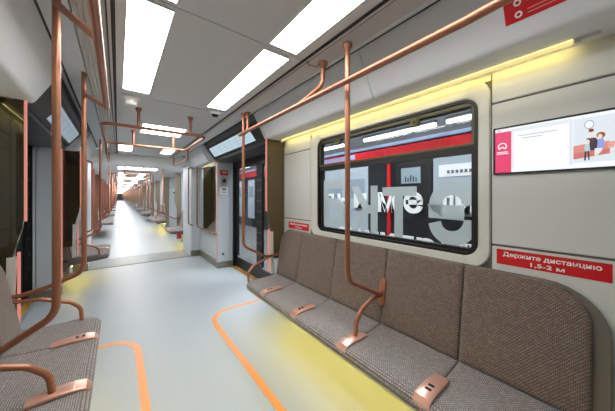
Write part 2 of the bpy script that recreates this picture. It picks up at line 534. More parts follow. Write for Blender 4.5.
for k in range(9):
    zd = .42+.19*k
    bm = B(); plate(bm, [(-.026, zd), (0, zd-.03), (.026, zd), (0, zd+.03)], -.001, .001)
    bmesh.ops.transform(bm, matrix=Matrix.Translation((-1.345, 4.650, 0)) @ Matrix.Rotation(PI/2, 4, 'Z'), verts=bm.verts[:])
    tag(obj('diamond_sticker', bm, 'grey', smooth=0), 'grey diamond sticker on black post beyond the left-hand door, %s from the bottom' % ['lowest', 'second', 'third', 'fourth', 'fifth', 'sixth', 'seventh', 'eighth', 'topmost, ninth'][k], 'sticker', 'diamond stickers on the black post')
# header of the gangway portal and gangway ceiling
bm = B()
prof = [(END-.05, 2.16), (END-.05, 2.13), (END-.02, 2.075), (END+.02, 2.055), (END+.1, 2.05), (CAR2, 2.05), (CAR2, 2.2), (END-.05, 2.2)]
rings(bm, [[(x, y, z) for y, z in prof] for x in (-1.0, 1.0)])
struct('trim_18', bm, 'plastic')

# end wall behind the viewer
bm = B(); add_box(bm, -1.45, 1.45, -2.66, -2.6, 0, 2.2); struct('wall_back', bm, 'wall')

# ------------------------------------------------------------------ far carriages: shell
bm = B()
for s in (1, -1):
    def bx(x0, x1, y0, y1): add_box(bm, s*x0, s*x1, y0, y1, 0, 2.05)
    bx(W, 1.44, CAR2+.04, 8.02); bx(1.05, 1.44, 8.02, 8.10); bx(1.40, 1.46, 8.10, 10.08); bx(1.05, 1.44, 10.08, 10.18)
    y = FAR0
    for k in range(NMOD):
        bx(W, 1.44, y-.05, y+2.45); bx(1.05, 1.44, y+2.40, y+2.47); bx(1.05, 1.44, y+PER-.1, y+PER-.02); bx(1.40, 1.46, y+2.47, y+PER-.1)
        y += PER
    for g in GANG: bx(.88, 1.44, g, g+.6)
struct('wall_far', bm, mat('far_wall', srgb(196, 204, 210), .45))
bm = B()
add_box(bm, -.47, .47, CAR2, FEND, CEIL, CEIL+.04)
for s in (1, -1):
    prism_xz(bm, [(s*x, z) for x, z in ((.47, 2.16), (.95, 2.03), (1.44, 2.0), (1.44, 2.2), (.47, 2.2))], CAR2, FEND)
for g in GANG: add_box(bm, -1, 1, g, g+.6, 2.03, 2.2)
struct('ceiling_far', bm, 'ceiling')
bm = B(); add_box(bm, -1.45, 1.45, FEND, FEND+.05, 0, 2.2); struct('wall_end', bm, 'gap')
bm = B()
for s in (1, -1):
    add_box(bm, s*1.385, s*1.40, 8.14, 10.04, .02, 1.95)
    y = FAR0
    for k in range(NMOD):
        add_box(bm, s*1.385, s*1.40, y+2.52, y+PER-.14, .02, 1.95)
        y += PER
struct('door_far', bm, 'door')
bm = B()
for s in (1, -1):
    y = FAR0
    for k in range(NMOD):
        add_box(bm, s*(W-.004), s*W, y+.48, y+1.82, 1.02, 1.88)
        y += PER
struct('window_far', bm, 'door')

# ------------------------------------------------------------------ benches
SEAMS = [.08, .545, 1.03, 1.535, 2.03, 2.43]
def cushion(s, xf, a, b, e0, e1, bo=0):
    """seat cushion lofted along y; e0/e1 round the outer front corners of the bench"""
    rs = []
    def sec(y, fx, pin):
        p = [(xf+.014+fx, .408), (xf+.003+fx, .420), (xf+fx, .436), (xf+.010+fx, .454), (xf+.035+fx, .464), (xf+.10+fx, .466), (xf+.2, .462), (xf+.3, .466), (1.0-bo, .482), (1.03-bo, .482), (1.03-bo, .412)]
        cx, cz = xf+.2, .43
        return [(s*(cx+(x-cx)*(1-pin*.02)), y, cz+(z-cz)*(1-pin*.25)) for x, z in p]
    def fx(y):
        v = 0
        R = .09
        if e0 and y-a < R: v = R-math.sqrt(max(0, R*R-(R-(y-a))**2))
        if e1 and b-y < R: v = max(v, R-math.sqrt(max(0, R*R-(R-(b-y))**2)))
        return v
    g = .0015
    ys = [a+g, a+.004, a+.012, a+.03, a+.055, a+.09, (a+b)/2, b-.09, b-.055, b-.03, b-.012, b-.004, b-g]
    for y in ys:
        d = min(y-a, b-y); pin = 1 if d < .002 else .45 if d < .005 else .1 if d < .013 else 0
        rs.append(sec(y, fx(y), pin))
    bm = B(); rings(bm, rs); return bm

def back_cushion(s, a, b, e0, e1, bo=0):
    r0, r1 = (.15 if e0 else .028), (.15 if e1 else .028)
    lean = lambda z: .985-bo+.083*(z-.48)/.49
    o = rrect(a+.002, b-.002, .478, .972, (.012, .012, r1, r0), 8)
    cy, cz = (a+b)/2, .72
    def lay(off, ins):
        h, w = .494/2, (b-a)/2
        return [(s*(lean(z)+off), cy+(y-cy)*(1-ins/w), cz+(z-cz)*(1-ins/h)) for y, z in o]
    bm = B(); rings(bm, [lay(.024, 0), lay(.014, 0), lay(.006, .003), lay(.001, .010), lay(-.003, .03)]); return bm

def charging(s, parent, y, xf, ports=True):
    prof = [(xf+.004, .428), (xf+.004, .446), (xf+.022, .468), (xf+.06, .476), (xf+.12, .478), (xf+.18, .475), (xf+.215, .470)]
    wid = [.035, .037, .038, .038, .037, .035, .031]
    rs = []
    for (x, z), w_ in zip(prof, wid):
        rs.append([(s*x, y-w_, z-.007), (s*x, y+w_, z-.007), (s*x, y+w_, z+.003), (s*x, y+w_-.005, z+.006), (s*x, y-w_+.005, z+.006), (s*x, y-w_, z+.003)])
    bm = B(); rings(bm, rs); p = obj('charging_panel', bm, 'rose', parent)
    if ports:
        for k in (0, 1):
            bm = B(); add_box(bm, s*(xf+.066+k*.03), s*(xf+.080+k*.03), y-.013, y+.013, .4815, .4855, bev=.001)
            obj('usb_port', bm, 'dark', p)
    else:
        bm = B(); add_box(bm, s*(xf+.06), s*(xf+.064), y-.032, y+.032, .480, .4835); obj('white_line', bm, 'white', p)
    return p

def arm(s, parent, y, xf, bo=0):
    pl = True
    bm = B()
    add_tube(bm, [(s*(1.005-bo), y, .672), (s*(.90-bo), y, .668), (s*(.79-bo), y, .625), (s*(xf+.145), y, .565), (s*(xf+.135), y, .476)], .0135, .09)
    a = obj('armrest', bm, 'copper', parent)
    if pl:
        bm = B(); o = rrect(y-.026, y+.026, .60, .78, .025)
        xx = lambda z: .985-bo+.083*(z-.48)/.49
        rs = [[(s*(xx(z)-d), y_, z) for y_, z in o] for d in (-.004, .010)] + [[(s*(xx(z)-.014), y+(y_-y)*.85, .69+(z-.69)*.95) for y_, z in o]]
        rings(bm, rs); obj('mounting_plate', bm, 'copper', a)
    return a

def bench(s, xf, seams, usb, arms, label, group, bo=0):
    y0, y1 = seams[0], seams[-1]
    t = thing('bench_seat', label, 'bench', (s*.85, (y0+y1)/2, 0), group)
    n = len(seams)-1
    for i in range(n):
        a, b = seams[i], seams[i+1]
        obj('seat_cushion', cushion(s, xf, a, b, i == 0, i == n-1, bo), 'seat', t, 50)
        obj('backrest', back_cushion(s, a, b, i == 0, i == n-1, bo), 'back', t, 50)
    bm = B(); o = rrect(y0-.045, y1+.012, .44, .976, (.012, .012, .155, .19), 8)
    rings(bm, [[(s*1.095, y, z) for y, z in o], [(s*(1.008-bo+.083*(z-.48)/.49), y, z) for y, z in o]])
    obj('back_shell', bm, 'shell', t)
    bm = B(); prism_xz(bm, [(s*x, z) for x, z in ((xf+.02, .392), (xf+.02, .407), (1.05, .41), (1.094, .41), (1.094, .25), (1.05, .27), (.95, .345))], y0+.03, y1-.03)
    obj('seat_shell', bm, 'shell', t)
    bm = B(); add_box(bm, s*(xf+.006), s*(xf+.03), y0+.05, y1-.05, .396, .409, bev=.003); obj('edge_trim', bm, 'trim', t)
    bm = B(); add_box(bm, s*.965, s*.985, y0+.1, y1-.1, .315, .327); obj('under_seat_light', bm, 'ledseat', t)
    for y in usb: charging(s, t, y, xf)
    for y in arms: charging(s, t, y, xf, False); arm(s, t, y, xf, bo)
    return t
bR = bench(1, .602, SEAMS, [.545, 1.535, 2.03], [1.03], 'long grey-brown patterned bench under the window on the right-hand side', None)
bL = bench(-1, .525, [.08, .57, 1.06, 1.55, 2.06, 2.42], [1.06, 2.06], [1.55], 'grey-brown patterned bench at the lower left corner with copper armrest', None, .055)
bS = bench(-1, .535, [4.86, 5.36, 5.86], [5.36], [], 'short two-seat bench on the left just before the gangway sill', None, .03)

# ------------------------------------------------------------------ poles and rails
def pole(s, x, y, ztop, bend, label, group=None, arm_pts=None, extra=None):
    """vertical grab pole that bends into the backrest or partition"""
    t = thing('grab_pole', label, 'handrail', (s*x, y, 0), group)
    bm = B(); add_tube(bm, [(s*x, y, ztop), (s*x, y, bend[0])] + bend[1], .0140, .10)
    obj('pole_tube', bm, 'copper', t)
    bm = B(); add_disc(bm, (s*x, y, ztop-.004), (0, 0, -1), [(.026, 0), (.026, .012), (.016, .03)]); obj('ceiling_flange', bm, 'copper', t)
    if arm_pts:
        bm = B(); add_tube(bm, arm_pts, .0125, .07); obj('armrest', bm, 'copper', t)
    for e in (extra or []):
        bm = B(); add_tube(bm, e, .0135, .08); obj('branch_tube', bm, 'copper', t)
    return t
pR1 = pole(1, .535, .905, 2.160, (.90, [(.965, 1.025, .690), (1.005, 1.03, .690)]), 'copper pole in front of the right-hand window bending into the bench back')
pR2 = pole(1, .541, 2.29, 2.156, (.86, [(.83, 2.385, .700), (.90, 2.405, .69), (1.005, 2.41, .69)]), 'copper pole at the far end of the right-hand bench beside the doorway',
     arm_pts=[(.90, 2.405, .685), (.84, 2.40, .665), (.70, 2.40, .615), (.635, 2.39, .552), (.632, 2.37, .47)])
pL1 = pole(-1, .632, 1.44, 2.243, (.86, [(-.89, 1.54, .672), (-.935, 1.55, .668)]), 'copper pole nearest the viewer on the left bending into the bench back',
     extra=[[(-.632, 1.44, 2.15), (-.60, 1.37, 2.09), (-.487, 1.20, 1.93)]])
pL2 = pole(-1, .613, 2.25, 2.243, (.84, [(-.80, 2.34, .745), (-.93, 2.39, .705), (-1.01, 2.40, .70)]), 'copper pole at the far end of the left-hand bench before the doorway',
     arm_pts=[(-.97, 2.39, .672), (-.84, 2.39, .66), (-.69, 2.39, .60), (-.640, 2.385, .55), (-.635, 2.37, .47)],
     extra=[[(-.613, 2.25, 2.13), (-.613, 2.25, 2.04), (-.49, 2.06, 1.932)]])
pL3 = pole(-1, .640, 4.83, 2.243, (.84, [(-.80, 4.80, .75), (-.95, 4.79, .70), (-1.06, 4.79, .70)]), 'copper pole on the left at the near end of short bench',
     arm_pts=[(-1.02, 4.79, .67), (-.84, 4.80, .66), (-.70, 4.81, .60), (-.66, 4.83, .55), (-.655, 4.86, .47)])

def rail(s, x, z, y0, y1, brackets, label):
    t = thing('overhead_rail', label, 'handrail', (s*x, (y0+y1)/2, z))
    bm = B(); add_tube(bm, [(s*x, y1, z), (s*x, .33, z), (s*x, y0, z+.07)], .0150, .5); obj('rail_tube', bm, 'copper', t)
    for (pts) in brackets:
        bm = B(); add_tube(bm, pts, .0135, .07)
        c = pts[0]
        add_disc(bm, (c[0], c[1], c[2]), (0, 0, -1), [(.03, 0), (.03, .01), (.016, .03)])
        obj('ceiling_bracket', bm, 'copper', t)
    return t
rR = rail(1, .48, 1.928, -1.2, 2.24, [[(.55, 1.12, 2.155), (.548, 1.12, 2.02), (.482, 1.25, 1.934)], [(.565, 2.24, 2.16), (.565, 2.24, 2.02), (.548, 2.24, 1.95), (.48, 2.235, 1.928)], [(.55, -.6, 2.155), (.548, -.6, 2.08), (.482, -.5, 1.98)]], 'long copper overhead rail above the right-hand bench')
rL = rail(-1, .488, 1.928, -1.2, 2.07, [[(-.55, -.6, 2.155), (-.548, -.6, 2.08), (-.49, -.5, 1.98)]], 'long copper overhead rail above the left-hand bench')

# ceiling rail loop in the door zone
def loop(y0, y1, x0, x1, z, label, group=None):
    t = thing('ceiling_rail_loop', label, 'handrail', (0, (y0+y1)/2, z), group)
    bm = B(); o = rrect(x0, x1, y0, y1, .07, 6)
    seg = 10; rs = []; n = len(o)
    for i, (x, y) in enumerate(o):
        a, b = Vector(o[i-1]+(0,)), Vector(o[(i+1) % n]+(0,)); d = (b-a).normalized(); nn = Vector((-d.y, d.x, 0))
        rs.append([Vector((x, y, z)) + nn*.0145*math.cos(2*PI*k/seg) + Vector((0, 0, .0145*math.sin(2*PI*k/seg))) for k in range(seg)])
    rs.append(rs[0]); rings(bm, rs, False, False); bmesh.ops.remove_doubles(bm, verts=bm.verts[:], dist=1e-5)
    obj('rail_tube', bm, 'copper', t)
    for px in (x0+.26, x1-.15):
        for y in (y0, y1):
            bm = B(); add_tube(bm, [(px, y, z), (px, y, CEIL-.002)], .0125, .01); add_disc(bm, (px, y, CEIL-.001), (0, 0, -1), [(.026, 0), (.026, .01), (.016, .035)])
            obj('drop_post', bm, 'copper', t)
    return t
lp = loop(2.74, 3.72, -.54, .31, 1.98, 'rectangular copper rail loop hanging from ceiling between the nearest doors')

# rails of the end bay and gangway portal, right
t = thing('grab_rail', 'copper rail running down and along the right-hand bay before gangway', 'handrail', (1.0, 5.86, 0))
bm = B(); add_tube(bm, [(.975, 5.88, 2.035), (.975, 5.88, .665), (1.0, 5.55, .655), (1.0, 4.74, .64), (1.045, 4.70, .64)], .014, .09); obj('rail_tube', bm, 'copper', t)
for p in ((1.0, 5.5, .655), (1.0, 4.98, .645)):
    bm = B(); add_tube(bm, [p, (1.06, p[1], p[2]-.03)], .011, .01); add_disc(bm, p, (-.5, -1, 0), [(.02, -.01), (.02, .014), (.012, .02)]); obj('rail_bracket', bm, 'copper', t)
bm = B(); add_tube(bm, [(.975, 5.88, 1.6), (.975, END-.03, 1.6)], .012, .01); obj('rail_bracket', bm, 'copper', t)
t = thing('grab_rail', 'slim copper rail upright on the right face of gangway portal', 'handrail', (.79, END-.06, 0))
bm = B(); add_tube(bm, [(.90, END-.03, 1.99), (.80, END-.07, 1.96), (.80, END-.07, .735), (.90, END-.03, .69)], .012, .05); obj('rail_tube', bm, 'copper', t)
t = thing('grab_rail', 'slim copper rail upright on the left face of gangway portal', 'handrail', (-.79, END-.06, 0))
bm = B(); add_tube(bm, [(-.90, END-.03, 1.99), (-.80, END-.07, 1.96), (-.80, END-.07, .735), (-.90, END-.03, .69)], .012, .05); obj('rail_tube', bm, 'copper', t)
t = thing('overhead_rail', 'short copper overhead rail above the right-hand end bay', 'handrail', (.5, 5.0, 1.95))
bm = B(); add_tube(bm, [(.50, 4.5, 2.15), (.50, 4.5, 1.97), (.50, 5.82, 1.97), (.50, 5.82, 2.15)], .014, .08); obj('rail_tube', bm, 'copper', t)
t = thing('overhead_rail', 'short copper overhead rail above the left-hand end bay', 'handrail', (-.55, 5.0, 1.95))
bm = B(); add_tube(bm, [(-.56, 4.5, 2.15), (-.56, 4.5, 1.97), (-.56, 5.82, 1.97), (-.56, 5.82, 2.15)], .014, .08); obj('rail_tube', bm, 'copper', t)

# ------------------------------------------------------------------ glass partitions
M['bronzeshade'] = glassy('shaded_bronze_glass', (.3, .27, .2, 1), 1.6, .02, .5, srgb(66, 60, 42))  # bronze glass again for the left side, its shade put into the colour
def partition(s, y, xi, label, th=.022):
    t = thing('partition_screen', label, 'partition', (s*1.0, y, 0))
    pts = [(1.098, 2.028), (xi, 2.028), (xi, 1.22), (xi+.006, 1.14), (xi+.035, 1.02), (xi+.05, .95), (xi+.06, .64), (1.098, .64)]
    bm = B(); prism_xz(bm, [(s*a, b) for a, b in pts], y-th/2, y+th/2); obj('bronze_panel', bm, 'bronze' if s > 0 else 'bronzeshade', t)
    bm = B(); prism_xz(bm, [(s*a, b) for a, b in ((xi+.033, .95), (xi+.075, .95), (xi+.08, .48), (xi+.05, .48))], y-th/2-.002, y+th/2+.002); obj('lower_post', bm, 'wall', t)
    bm = B(); add_box(bm, s*(xi-.012), s*xi, y-.012, y+.012, 1.18, 2.02, bev=.003); add_box(bm, s*(xi+.018), s*(xi+.03), y-.014, y+.014, .50, .98, bev=.003); obj('light_strip', bm, 'ledpink', t)
    bm = B(); add_disc(bm, (s*(xi+.065), y, 1.995), (0, -1, 0), [(.02, -.02), (.02, .02), (.014, .026)]); obj('clamp', bm, 'copper', t)
    return t
partition(1, 2.452, .885, 'bronze partition with glowing strip at far end of right-hand bench')
partition(-1, 2.452, .925, 'bronze partition with glowing strip at far end of left-hand bench')
partition(-1, 4.77, .86, 'bronze partition with glowing strip by the short left-hand bench')
t = thing('light_strip', 'glowing salmon strip down the edge of intercom post beside door', 'light strip', (1.03, 4.65, 0))
bm = B(); add_box(bm, 1.024, 1.036, 4.642, 4.656, .15, 2.0, bev=.003); obj('strip_tube', bm, 'ledpink', t)
bm = B(); add_box(bm, 1.022, 1.038, 4.640, 4.658, 2.0, 2.02); obj('end_cap', bm, 'copper', t)
t = thing('light_strip', 'glowing salmon strip on left post beyond the left-hand door', 'light strip', (-1.03, 4.65, 0))
bm = B(); add_box(bm, -1.036, -1.024, 4.642, 4.656, .15, 2.0, bev=.003); obj('strip_tube', bm, 'ledpink', t)
bm = B(); add_box(bm, -1.038, -1.022, 4.640, 4.658, 2.0, 2.02); obj('end_cap', bm, 'copper', t)

# ------------------------------------------------------------------ lights
def ceiling_light(x0, x1, y0, y1, label, group=None, m='lamp'):
    t = thing('ceiling_light', label, 'ceiling light', ((x0+x1)/2, (y0+y1)/2, CEIL), group)
    bm = B(); add_box(bm, x0+.004, x1-.004, y0+.004, y1-.004, CEIL-.004, CEIL+.004); obj('diffuser', bm, m, t)
    bm = B(); sh = lambda a, b, c, d: [(a, c), (b, c), (b, d), (a, d)]
    for (a, b, c, d) in ((x0, x0+.004, y0, y1), (x1-.004, x1, y0, y1), (x0+.004, x1-.004, y0, y0+.004), (x0+.004, x1-.004, y1-.004, y1)): add_box(bm, a, b, c, d, CEIL-.005, CEIL+.002)
    obj('light_frame', bm, 'plastic', t)
    return t
cl = ceiling_light(.203, .376, .06, 1.152, 'bright oblong ceiling light at the top right of the ceiling seam')
ceiling_light(.203, .372, 1.212, 2.31, 'bright oblong ceiling light right of centre beyond the ceiling seam')
ceiling_light(-.404, -.232, 1.207, 2.305, 'large bright ceiling light at upper left beside the left rail')
ceiling_light(-.404, -.232, .06, 1.152, 'bright ceiling light at the top edge, only its end corner showing')
latl = ceiling_light(-.21, .235, 3.28, 3.76, 'crosswise ceiling light above the rail loop between the nearest doors')
cfl = ceiling_light(-.425, -.235, 4.66, 5.46, 'oblong ceiling light left, just before the gangway header')
ceiling_light(.20, .375, 4.65, 5.40, 'oblong ceiling light right, just before the gangway header')

def cove_light(s, y0, y1, label):
    t = thing('cove_light', label, 'light strip', (s*1.03, (y0+y1)/2, 1.97))
    bm = B(); add_tube(bm, [(s*1.030, y0, 1.972), (s*1.030, y1, 1.972)], .0088, .01, 10); obj('light_tube', bm, 'ledyellow', t)
    bm = B(); add_box(bm, s*1.041, s*1.049, y0, y1, 1.9735, 1.9815); obj('hidden_emitter', bm, 'ledhidden', t)  # added emitter, hidden behind the tube, to wash the wall yellow
    for y in (y0, y1):
        bm = B(); add_box(bm, s*1.02, s*1.052, y-.012, y+.012, 1.960, 1.984, bev=.002); obj('end_cap', bm, 'plastic', t)
    bm = B(); add_box(bm, s*1.024, s*1.040, y0-.06, y0-.012, 1.970, 1.984); obj('cable_clip', bm, 'plastic', t)
cove_light(1, .12, 2.38, 'yellow glowing tube in the cove above the right-hand window')
cove_light(-1, .12, 2.38, 'yellow glowing tube in the cove above the left-hand bench')
cove_light(1, 4.80, 5.60, 'short yellow glowing tube at the top of right-hand end bay')

# ------------------------------------------------------------------ things on the ceiling
t = thing('smoke_detector', 'small white smoke detector on ceiling beyond the left light', 'smoke detector', (-.346, 2.476, CEIL))
bm = B(); add_disc(bm, (-.346, 2.476, CEIL), (0, 0, -1), [(.062, 0), (.062, .018), (.056, .026)]); obj('detector_base', bm, 'plastic', t)
bm = B(); add_disc(bm, (-.346, 2.476, CEIL-.026), (0, 0, -1), [(.046, 0), (.046, .035), (.038, .046), (.012, .048)]); obj('detector_head', bm, 'plastic', t)
t = thing('security_camera', 'small dome camera on ceiling beyond the right light', 'camera', (.311, 2.424, CEIL))
bm = B(); add_disc(bm, (.311, 2.424, CEIL), (0, 0, -1), [(.055, 0), (.055, .012), (.046, .024), (.03, .027)]); obj('camera_ring', bm, 'plastic', t)
bm = B(); add_disc(bm, (.311, 2.424, CEIL-.022), (0, 0, -1), [(.032, 0), (.030, .012), (.02, .024), (.004, .028)]); obj('camera_dome', bm, 'dark', t)

# displays over the doors
scr_blue2 = emit('display_glow_dim', (.62, .80, .92, 1), .2)
scr_blue = emit('display_glow', (.62, .80, .92, 1), .36)
for s, side in ((1, 'right'), (-1, 'left')):
    t = thing('route_display', 'pale blue lit route display above the %s-hand door' % side, 'display', (s*.85, 3.5, 2.06))
    zz = lambda x: 2.262-(x-.80)*1.351
    def slab(x0, x1, a, b, y0, y1):
        bm = B(); n = (-.804, -.595)
        prism_xz(bm, [(s*(x+n[0]*d), zz(x)+n[1]*d) for x, d in ((x0, a), (x0, b), (x1, b), (x1, a))], y0, y1); return bm
    obj('display_housing', slab(.832, .976, -.005, .012, 2.56, 4.60), 'dark', t)
    d = obj('lit_panel', slab(.855, .952, .004, .015, 2.85 if s > 0 else 3.2, 4.50), scr_blue if s > 0 else scr_blue2, t)
    for k in range(1, 4): obj('route_line', slab(.855+k*.024, .857+k*.024, .012, .0165, 2.9 if s > 0 else 3.25, 4.46), 'grey', d)
    for k in range(1, 6): obj('route_mark', slab(.860, .947, .012, .0162, 3.1+k*.237, 3.106+k*.237), 'grey', d)

# intercom on the post beyond the door
t = thing('intercom', 'round grey intercom under a red plate on post by the door', 'intercom', (1.158, 4.65, 1.65))
bm = B(); add_box(bm, 1.098, 1.218, 4.640, 4.652, 1.545, 1.715, bev=.008); obj('intercom_plate', bm, mat('intercom_grey', srgb(176, 178, 180), .35, .3), t)
bm = B(); add_disc(bm, (1.158, 4.641, 1.635), (0, -1, 0), [(.042, -.002), (.042, .006), (.034, .008)]); obj('speaker_ring', bm, 'grey', t)
bm = B(); add_disc(bm, (1.158, 4.634, 1.635), (0, -1, 0), [(.026, -.002), (.026, .003), (.02, .005)]); obj('call_button', bm, 'dark', t)
t = thing('notice', 'small red notice at the top of the intercom post', 'sign', (1.158, 4.65, 1.79))
bm = B(); add_box(bm, 1.085, 1.23, 4.644, 4.651, 1.74, 1.84, bev=.002); obj('notice_plate', bm, 'red', t)
bm = B(); add_box(bm, 1.11, 1.21, 4.642, 4.6445, 1.80, 1.81); add_box(bm, 1.12, 1.20, 4.642, 4.6445, 1.775, 1.783); obj('printed_lines', bm, 'white', t)
t = thing('notice', 'white notice with dark symbols below the intercom', 'sign', (1.158, 4.65, 1.45))
bm = B(); add_box(bm, 1.085, 1.23, 4.644, 4.651, 1.385, 1.515, bev=.002); obj('notice_plate', bm, 'white', t)
bm = B(); add_box(bm, 1.12, 1.20, 4.642, 4.6445, 1.46, 1.495); add_box(bm, 1.11, 1.21, 4.642, 4.6445, 1.415, 1.43); obj('printed_symbols', bm, 'grey', t)
t = thing('wall_socket', 'tiny round fitting low on the intercom post', 'socket', (1.139, 4.65, .256))
bm = B(); add_disc(bm, (1.139, 4.651, .256), (0, -1, 0), [(.024, 0), (.024, .006), (.018, .008)]); obj('socket_plate', bm, 'grey', t)
bm = B(); add_disc(bm, (1.139, 4.643, .256), (0, -1, 0), [(.012, 0), (.012, .002), (.008, .003)]); obj('socket_hole', bm, 'dark', t)
t = thing('monitor', 'slim dark monitor inside the bronze right-hand end bay', 'display', (1.2, 4.76, 1.5))
bm = B(); add_box(bm, 1.052, 1.075, 4.77, 4.80, 1.30, 1.86, bev=.003); obj('monitor_body', bm, 'dark', t)
bm = B(); add_box(bm, 1.056, 1.071, 4.80, 4.803, 1.33, 1.83); obj('monitor_glass', bm, 'doorglass', t)

# ------------------------------------------------------------------ red distance signs
XS = W-.0015
def dist_sign(y0, y1, z0, z1, label, bold):
    t = thing('distance_sign', label, 'sign', (W, (y0+y1)/2, (z0+z1)/2))
    bm = B(); add_box(bm, XS, W+.001, y0, y1, z0, z1); obj('sign_plate', bm, 'red', t)
    h = z1-z0; w = y1-y0; yc = (y0+y1)/2
    text_mesh('Держите дистанцию', .03, (XS-.0006, yc, z0+h*.50), RW, 'white', t, 'lettering', bold=bold, width=w*.86, height=h*.36)
    text_mesh('1,5-2 м', .03, (XS-.0006, yc, z0+h*.10), RW, 'white', t, 'lettering', bold=bold, width=w*.30, height=h*.29)
dist_sign(.034, .405, 1.008, 1.083, 'red distance sign with white lettering under the wall screen', .0006)
dist_sign(1.962, 2.335, .992, 1.066, 'smaller-looking red distance sign above the far end of right-hand bench', .0006)

# red rules sign on the sloping panel
t = thing('rules_sign', 'red rules sign with white icons on sloping panel above the rail', 'sign', (.8, .1, 2.08))
SL = Vector((.733-.866, 0, 2.246-2.004)).normalized(); nrm = Vector((-SL.z, 0, SL.x)); O = Vector((.866, 0, 2.004))
def on_slope(u, y, d): return O + SL*u + nrm*d + Vector((0, y, 0))
def slope_quad(bm, u0, u1, y0, y1, d0, d1):
    rings(bm, [[on_slope(u, y, d) for u, y in ((u0, y0), (u1, y0), (u1, y1), (u0, y1))] for d in (d0, d1)])
bm = B(); slope_quad(bm, .052, .235, -.16, .305, -.001, .0015); obj('sign_plate', bm, 'red', t)
for k in range(4):
    u = .076+k*.042
    bm = B(); add_disc(bm, on_slope(u, .262, .001), nrm, [(.012, -.001), (.012, .0012)]); ic = obj('icon_disc', bm, 'white', t)
    bm = B(); add_disc(bm, on_slope(u, .262, .002), nrm, [(.006, -.001), (.006, .0014)]); obj('icon_mark', bm, 'red', ic)
    for du, y1 in ((.006, -.03), (-.007, .04)):
        bm = B(); slope_quad(bm, u+du-.0018, u+du+.0018, y1, .235, .001, .0022); obj('text_line', bm, 'pinkline', t)

# ------------------------------------------------------------------ wall screen
XD = 1.088
t = thing('information_screen', 'wide lit information screen on the wall right of the window', 'screen', (1.09, .03, 1.58))
SY0, SY1, SZ0, SZ1 = -.36, .416, 1.458, 1.692
bm = B(); frame_plate(bm, rrect(SY0, SY1, SZ0, SZ1, .004), rrect(SY0+.008, SY1-.008, SZ0+.008, SZ1-.008, .002), XD+.018, XD-.002); obj('bezel', bm, 'dark', t)
scr_white = emit('screen_white', (.90, .93, 1, 1), .46)
bm = B(); add_box(bm, XD+.002, XD+.016, SY0+.007, SY1-.007, SZ0+.007, SZ1-.007); sp = obj('display_panel', bm, scr_white, t)
def scr(name, outl, col, lift=1, st=.44):
    bm = B(); plate(bm, outl, XD+.002, XD+.002-.0004*lift); return obj(name, bm, emit(name+'_glow', col, st), sp, 0)
def R4(a, b, c, d): return [(a, c), (b, c), (b, d), (a, d)]
def ell(cy, cz, ry, rz, n=20): return [(cy+ry*math.cos(2*PI*k/n), cz+rz*math.sin(2*PI*k/n)) for k in range(n)]
pink = srgb(232, 52, 108)
scr('side_column', R4(.344, SY1-.008, SZ0+.008, 1.668), pink)
scr('pale_field', R4(.139, .344, SZ0+.022, 1.676), srgb(226, 232, 240))
scr('text_card', R4(.150, .335, SZ0+.022, 1.660), srgb(252, 253, 255), 2)
for k, (a, b) in enumerate(((.32, .185), (.305, .235))):
    scr('text_line', R4(b, a, 1.636-k*.013, 1.640-k*.013), srgb(180, 190, 205), 3)
scr('scene_field', R4(SY0+.02, .137, SZ0+.03, 1.672), srgb(224, 232, 240))
# emblem: ring open at the bottom with an arched mark
def arc(cy, cz, r0, r1, a0, a1, n=24):
    return [(cy+r1*math.cos(a0+(a1-a0)*k/n), cz+r1*math.sin(a0+(a1-a0)*k/n)) for k in range(n+1)] + [(cy+r0*math.cos(a1+(a0-a1)*k/n), cz+r0*math.sin(a1+(a0-a1)*k/n)) for k in range(n+1)]
def arc_part(name, *a, lift=2):
    bm = B(); pts = arc(*a); h = len(pts)//2
    A = [bm.verts.new((XD+.002-.0004*lift, y, z)) for y, z in pts]
    for k in range(h-1): bm.faces.new((A[k], A[k+1], A[2*h-2-k], A[2*h-1-k]))
    return obj(name, bm, emit(name+'_glow', (1, 1, 1, 1), .46), sp, 0)
arc_part('emblem', .379, 1.596, .0140, .0185, -.30*PI, 1.3*PI)
arc_part('emblem', .379, 1.585, .0050, .0100, 0, PI)
scr('emblem_caption', R4(.357, .401, 1.566, 1.570), (1, 1, 1, 1), 2); scr('emblem_caption', R4(.355, .403, 1.558, 1.562), (1, 1, 1, 1), 2)
scr('header_mark', R4(.385, .400, 1.673, 1.679), srgb(245, 150, 175), 2)
# illustration: a family on a sofa under a speech bubble
sal = srgb(222, 142, 130)
ill = lambda px, py: (.139-(px-573)*(.139-.043)/36, 1.544+(150-py)*.00425)    # picture units on the screen plane
def ip(name, pts, col, lift): scr(name, [ill(575+a/6.85, 110+b/6.85) for a, b in pts], col, lift)
ip('sofa', [(-10, 250), (80, 242), (240, 238), (240, 312), (-10, 335)], sal, 2)
ip('sofa', [(228, 250), (262, 240), (275, 255), (265, 280), (228, 285)], srgb(232, 164, 150), 3)
ip('sofa', [(-10, 300), (240, 285), (240, 318), (-10, 340)], srgb(205, 118, 108), 3)
def ie(name, cx, cy, rx, ry, col, lift): ip(name, [(cx+rx*math.cos(2*PI*k/18), cy+ry*math.sin(2*PI*k/18)) for k in range(18)], col, lift)
ie('speech_bubble', 103, 118, 34, 28, srgb(90, 100, 120), 2); ie('speech_bubble', 103, 118, 30, 24, srgb(245, 248, 252), 3)
skin = srgb(246, 222, 208)
ip('figure_man', [(100, 215), (120, 205), (150, 210), (165, 235), (150, 290), (112, 290)], srgb(48, 46, 66), 4)
ip('figure_man', [(118, 207), (128, 207), (123, 235)], srgb(200, 50, 60), 5)
ie('figure_man', 120, 178, 16, 24, skin, 5); ie('figure_man', 117, 158, 19, 11, srgb(120, 44, 44), 6)
